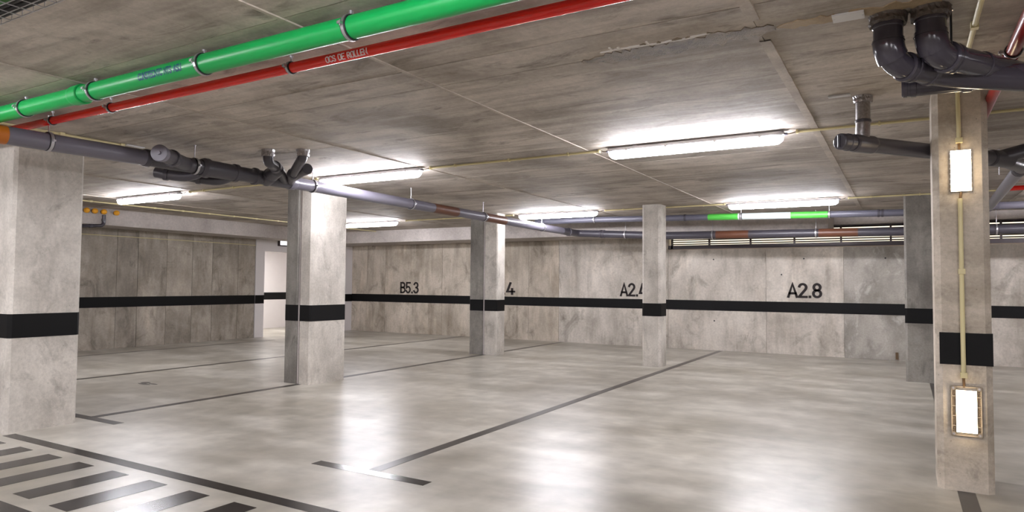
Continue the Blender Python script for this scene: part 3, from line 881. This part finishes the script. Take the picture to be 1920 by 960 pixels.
# red pipes on the right
t = thing('fire_pipe', (.57, 5, 2.92), 'dark red pipe passing over the lamp column towards the back wall', 'pipe')
MB().tube([(.575, 3.2, 2.905), (.575, 11.0, 2.905)], .036, 22).build('pipe_body', 'dark_red', t)
MB().prof((.575, 4.98, 2.905), AX, [(0, .042), (.06, .044), (.10, .044), (.11, .038)], 22).build('pipe_joint', 'dark_red', t)
clamp((.575, 4.90, 2.905), AX, .037, 'dark steel clamp on the dark red pipe', None, .022)
t = thing('fire_pipe', (2, 11.7, 2.90), 'thin red pipe under the ceiling near the outlet pipe', 'pipe')
MB().tube([(1.22, 11.7, 2.905), (5, 11.7, 2.905)], .034, 20).build('pipe_body', 'red', t)
MB().prof((1.22, 11.7, 2.905), (1, 0, 0), [(0, .038), (.03, .038)], 20).build('end_cap', 'red', t)


# ------------------------------------------------------------------ conduits
def conduit(pts, label, clips, r=.013, name='cable_conduit', ck=.02):
    c = Vector(pts[0]).lerp(Vector(pts[-1]), .5)
    t_ = thing(name, c, label, 'conduit')
    MB().tube(fillet(pts, .04, 5), r, 12).build('tube', 'conduit', t_)
    for p_, up in clips:
        p_ = Vector(p_); u = Vector(up)
        q_ = MB()
        e = r + .004
        q_.box(p_.x - (ck if abs(u.x) < .5 else e) / 1, p_.x + (ck if abs(u.x) < .5 else e), p_.y - e * 1.3, p_.y + e * 1.3, p_.z - e, p_.z + e)
        q_.build('saddle_clip', 'conduit', t_)
    return t_


CZ = CEIL - .0195


def row(y, x0, x1, label, step=.62):
    n = max(1, int((x1 - x0) / step))
    return conduit([(x0, y, CZ), (x1, y, CZ)], label, [((x0 + (k + .5) * (x1 - x0) / n, y, CZ), (0, 0, 1)) for k in range(n)] + [((x0 + .01, y, CZ), (0, 0, 1)), ((x1 - .01, y, CZ), (0, 0, 1))], ck=.009)


row(6.90, -.88, 1.93, 'cream conduit along the ceiling behind the lamp column', 1.2)
row(6.90, -5.25, -2.90, 'cream conduit joining the two lights over the open floor')
row(6.90, -10.2, -7.25, 'cream conduit along the ceiling past the pale split column')
row(12.50, -10.2, -7.25, 'cream conduit above the bay number B5.3 lights')
row(12.50, -5.15, -2.80, 'cream conduit passing behind the slim column')
row(12.50, -.80, 4.0, 'cream conduit on the ceiling over the dark grey column')
conduit([(-13.1, 4.5, CZ), (-13.1, 14.7, CZ)], 'cream conduit along the ceiling in front of the side wall beam', [((-13.1, 5 + .62 * k, CZ), (1, 0, 0)) for k in range(15)], ck=.009)
conduit([(-7.36, 2.2, CZ), (-7.36, 4.18, CZ)], 'cream conduit above the long drain pipe by the thick column', [((-7.36, y, CZ), (1, 0, 0)) for y in (2.6, 3.55, 4.16)])
conduit([(LEFT + .012, 6.5, 2.50), (LEFT + .012, 12.26, 2.495)], 'thin cream wire line along the top of the side wall', [], r=.008)
conduit([(.362, 3.2, CZ), (.362, 5.99, CZ), (.366, 6.001, 2.58)], 'cream conduit from the ceiling down to the upper column lamp', [((.362, 3.4, CZ), (1, 0, 0)), ((.362, 4.55, CZ), (1, 0, 0)), ((.366, 6.001, 2.60), (0, 0, 1))], r=.015, ck=.022)
conduit([(.366, 6.001, 2.165), (.367, 6.001, .845)], 'cream conduit between the two lamps on the column', [((.367, 6.001, 1.62), (0, 0, 1)), ((.367, 6.001, .855), (0, 0, 1))], r=.0155, ck=.022)

# tag plates on the ceiling
for (x0, x1, y0, y1), nm in (((-.328, -.170, 4.045, 4.155), 'pale metal tag on the ceiling beside the glossy drain bends'), ((-.50, -.345, 5.775, 5.825), 'pale metal tag on the ceiling beside the metallic stub'), ((-7.385, -7.335, 4.20, 4.40), 'white tag on the ceiling at the end of the conduit')):
    o = MB().box(x0, x1, y0, y1, CEIL - .012, CEIL - .001).build('tag_plate', 'plate', None, base=((x0 + x1) / 2, (y0 + y1) / 2, CEIL - .012))
    tag(o, nm, 'tag')
    for sx_ in (x0 + .008, x1 - .008):
        MB().prof((sx_, (y0 + y1) / 2, CEIL - .012), (0, 0, -1), [(0, .005), (.002, .005)], 8).build('screw', 'steel', o)


# ------------------------------------------------------------------ batten lights
def capsule_loft(x0, x1, yc, prof_pts, taper=.05, inset=.45):
    """extrude a (y, z) outline along X with rounded ends"""
    mb_ = MB(); n = len(prof_pts)
    cy = sum(p_[0] for p_ in prof_pts) / n; cz = max(p_[1] for p_ in prof_pts)
    secs = []
    for s, k in ((0, inset), (.25, .75), (.6, .94), (1, 1)):
        secs.append((x0 + taper * s, k))
    secs += [(x1 - taper * s, k) for s, k in ((1, 1), (.6, .94), (.25, .75), (0, inset))]
    base = len(mb_.v)
    for x_, k in secs:
        for (y_, z_) in prof_pts:
            mb_.v.append(Vector((x_, yc + cy + (y_ - cy) * k, cz + (z_ - cz) * k)))
    for i in range(len(secs) - 1):
        for j in range(n):
            j2 = (j + 1) % n
            mb_.f.append((i * n + j, (i + 1) * n + j, (i + 1) * n + j2, i * n + j2)); mb_.s.append(True)
    mb_.f.append(tuple(range(n))); mb_.s.append(False)
    mb_.f.append(tuple(reversed([(len(secs) - 1) * n + j for j in range(n)]))); mb_.s.append(False)
    return mb_


def batten(xr, y, label, length=1.80, group='ceiling batten lights'):
    x0, x1 = xr - length, xr
    t_ = thing('batten_light', ((x0 + x1) / 2, y, CEIL), label, 'ceiling light', group)
    hs = capsule_loft(x0, x1, y, [(-.050, 2.958), (-.042, 2.985), (.042, 2.985), (.050, 2.958), (.050, 2.945), (-.050, 2.945)], .03, .8)
    hs.build('housing', 'housing', t_)
    prof_ = [(-.052, 2.946)] + [(.052 * math.cos(math.pi + math.pi * k / 10), 2.925 + .058 * math.sin(math.pi + math.pi * k / 10)) for k in range(11)] + [(.052, 2.946)]
    capsule_loft(x0 + .01, x1 - .01, y, prof_, .07, .5).build('diffuser', 'tube_light', t_)
    for s in (.12, .36, .64, .88):
        xx = x0 + (x1 - x0) * s
        for sg in (-1, 1):
            MB().box(xx - .012, xx + .012, y + sg * .052 - .004, y + sg * .052 + .004, 2.936, 2.972).build('clip', 'steel', t_)
    for xx in (x0 + .3, x1 - .3):
        MB().box(xx - .02, xx + .02, y - .02, y + .02, 2.984, CEIL).build('bracket', 'steel', t_)
    for xe, sg in ((x0, -1), (x1, 1)):
        MB().prof((xe, y, 2.960), (sg, 0, 0), [(0, .014), (.03, .012)], 10).build('cable_gland', 'pipe_dark', t_)
        MB().tube(fillet([(xe + sg * .02, y, 2.960), (xe + sg * .06, y, 2.962), (xe + sg * .10, y + .04, CZ)], .03), .005, 8).build('cable', 'cable', t_)
    return t_


YA, YB = 6.86, 12.42
batten(-.98, YA, 'lit batten light closest to the capped drain pipe with metallic stub')
batten(-5.36, YA, 'lit batten light crossing behind the long grey drain pipe beside the pale split column')
batten(-10.40, YA, 'lit batten light beside the orange caps')
batten(-10.40, YB, 'lit batten light above bay number B5.3')
batten(-5.27, YB, 'lit batten light between the split column and the slim column at the back')
batten(-.93, YB, 'lit batten light above the pipe with green bands')
hid = 'lit batten light over the walkway beyond the cable tray'
for x, y in ((6.4, YA), (3.8, YB), (-.98, .95), (-5.4, .95), (-10.4, .95), (3.8, .95), (-.98, -4.2), (-5.4, -4.2), (-10.4, -4.2), (3.8, -4.2)):
    batten(x, y, 'lit batten light on the ceiling beyond the lamp column' if x > 3 and y > 3 else hid, group='battens beyond the lamp column' if x > 3 and y > 3 else 'battens over the walkway')
# corridor lamp
t = thing('corridor_light', (-16.6, 13.6, 2.7), 'bright ceiling light inside the white corridor', 'ceiling light')
MB().box(-17.2, -16.0, 13.35, 13.65, 2.655, 2.695).build('housing', 'housing', t)
MB().box(-17.18, -16.02, 13.37, 13.63, 2.645, 2.661).build('diffuser', 'corridor_lit', t)


# ------------------------------------------------------------------ bulkhead lamps on the column
def bulkhead(xc, z0, z1, label, cover):
    yf = 6.02
    t_ = thing('wall_lamp', (xc, yf, z0), label, 'wall lamp')
    hw = .064
    MB().box(xc - hw, xc + hw, yf - .030, yf - .001, z0, z1).build('base', 'housing', t_)
    pr_ = MB()
    x0, x1, ya, yb = xc - hw, xc + hw, yf - .030, yf - .062
    i_ = .008
    A_ = [(x0, ya, z0), (x1, ya, z0), (x1, ya, z1), (x0, ya, z1)]
    B_ = [(x0 + i_, yb, z0 + i_), (x1 - i_, yb, z0 + i_), (x1 - i_, yb, z1 - i_), (x0 + i_, yb, z1 - i_)]
    pr_.quad(B_)
    for k in range(4):
        k2 = (k + 1) % 4
        pr_.quad([A_[k], A_[k2], B_[k2], B_[k]])
    pr_.build('lit_glass', 'warm_light', t_)
    if cover:
        cx0, cx1, cz0, cz1 = xc - .093, xc + .093, z0 - .026, z1 + .026
        rim = MB()
        for a_, b_ in (((cx0, cz0), (cx1, cz0)), ((cx1, cz0), (cx1, cz1)), ((cx1, cz1), (cx0, cz1)), ((cx0, cz1), (cx0, cz0))):
            rim.rod((a_[0], yf - .014, a_[1]), (b_[0], yf - .014, b_[1]), .006, 8)
        rim.build('cover_rim', 'cover_rim', t_)
        for sg in (-1, 1):
            xa, xb = sorted((xc + sg * hw, xc + sg * .09))
            MB().box(xa + .001, xb, yf - .016, yf - .001, cz0, cz1).build('clear_flange', 'clear', t_)
            for k in range(1, 5):
                z = cz0 + (cz1 - cz0) * k / 5
                MB().box(xa + .001, xb, yf - .022, yf - .016, z - .003, z + .003).build('cover_rib', 'cover_rim', t_)
            for z in (cz0 + .012, cz1 - .012):
                MB().prof((xc + sg * .080, yf - .001, z), (0, -1, 0), [(0, .017), (.022, .017)], 14).build('screw_lug', 'cover_rim', t_)
                MB().prof((xc + sg * .080, yf - .023, z), (0, -1, 0), [(0, .008), (.003, .008)], 10).build('screw', 'steel', t_)
    else:
        for k in range(8):
            z = z0 + .02 + (z1 - z0 - .04) * k / 7
            MB().box(xc - hw - .006, xc + hw + .006, yf - .022, yf - .008, z - .004, z + .006).build('housing_rib', 'housing', t_)
    cb = MB()
    if cover:
        cb.rod((xc - .012, yf - .012, z1 + .02), (xc - .014, yf - .018, z1 + .105), .009, 10)
    else:
        cb.rod((xc - .008, yf - .012, z1), (xc - .008, yf - .018, z1 + .06), .009, 10)
        cb.rod((xc + .0, yf - .012, z0), (xc - .008, yf - .018, z0 - .06), .009, 10)
    cb.build('cable', 'cable', t_)
    return t_


bulkhead(.374, 2.217, 2.525, 'lit wall lamp high on the board-marked column', False)
bulkhead(.380, .437, .745, 'lit wall lamp with clear screwed cover low on the column', True)

# ------------------------------------------------------------------ exit sign, orange caps and small bend near the side wall beam
t = thing('exit_sign', (LEFT + .012, 13.2, 2.50), 'small lit sign with dark frame above the corridor doorway', 'sign')
MB().box(LEFT + .013, LEFT + .06, 13.00, 13.42, 2.515, 2.71).build('sign_case', 'bronze', t)
MB().box(LEFT + .060, LEFT + .064, 13.05, 13.37, 2.545, 2.68).build('sign_face', 'exit_face', t)
for y, w_ in ((7.40, 'farthest from the batten light'), (7.56, 'second from the small drain bend'), (7.74, 'directly above the small drain bend'), (8.00, 'closest to the batten light')):
    t = thing('capped_stub', (-14.34, y, 2.925), 'round orange cap on the side wall beam ' + w_, 'pipe cap', 'orange caps on the beam')
    MB().prof((-14.349, y, 2.925), (1, 0, 0), [(0, .040), (.05, .040)], 16).build('stub', 'pipe_dark', t)
    MB().prof((-14.30, y, 2.925), (1, 0, 0), [(0, .052), (.04, .055), (.07, .040), (.085, .02)], 18).build('cap', 'orange_cap', t)
t = thing('bent_drain', (-14.25, 7.7, 2.62), 'small dark drain bend below the orange caps', 'pipe')
MB().tube(fillet([(-14.29, 7.75, 2.86), (-14.29, 7.75, 2.64), (-14.29, 7.3, 2.60), (-14.29, 6.2, 2.58)], .08), .035, 14).build('pipe_body', 'pipe_gloss', t)
MB().prof((-14.29, 7.75, 2.78), (0, 0, -1), [(0, .042), (.05, .042)], 14).build('socket_ring', 'pipe_dark', t)
MB().prof((-14.29, 7.52, 2.617), (0, -1, -.08), [(0, .042), (.05, .042)], 14).build('socket_ring', 'pipe_dark', t)
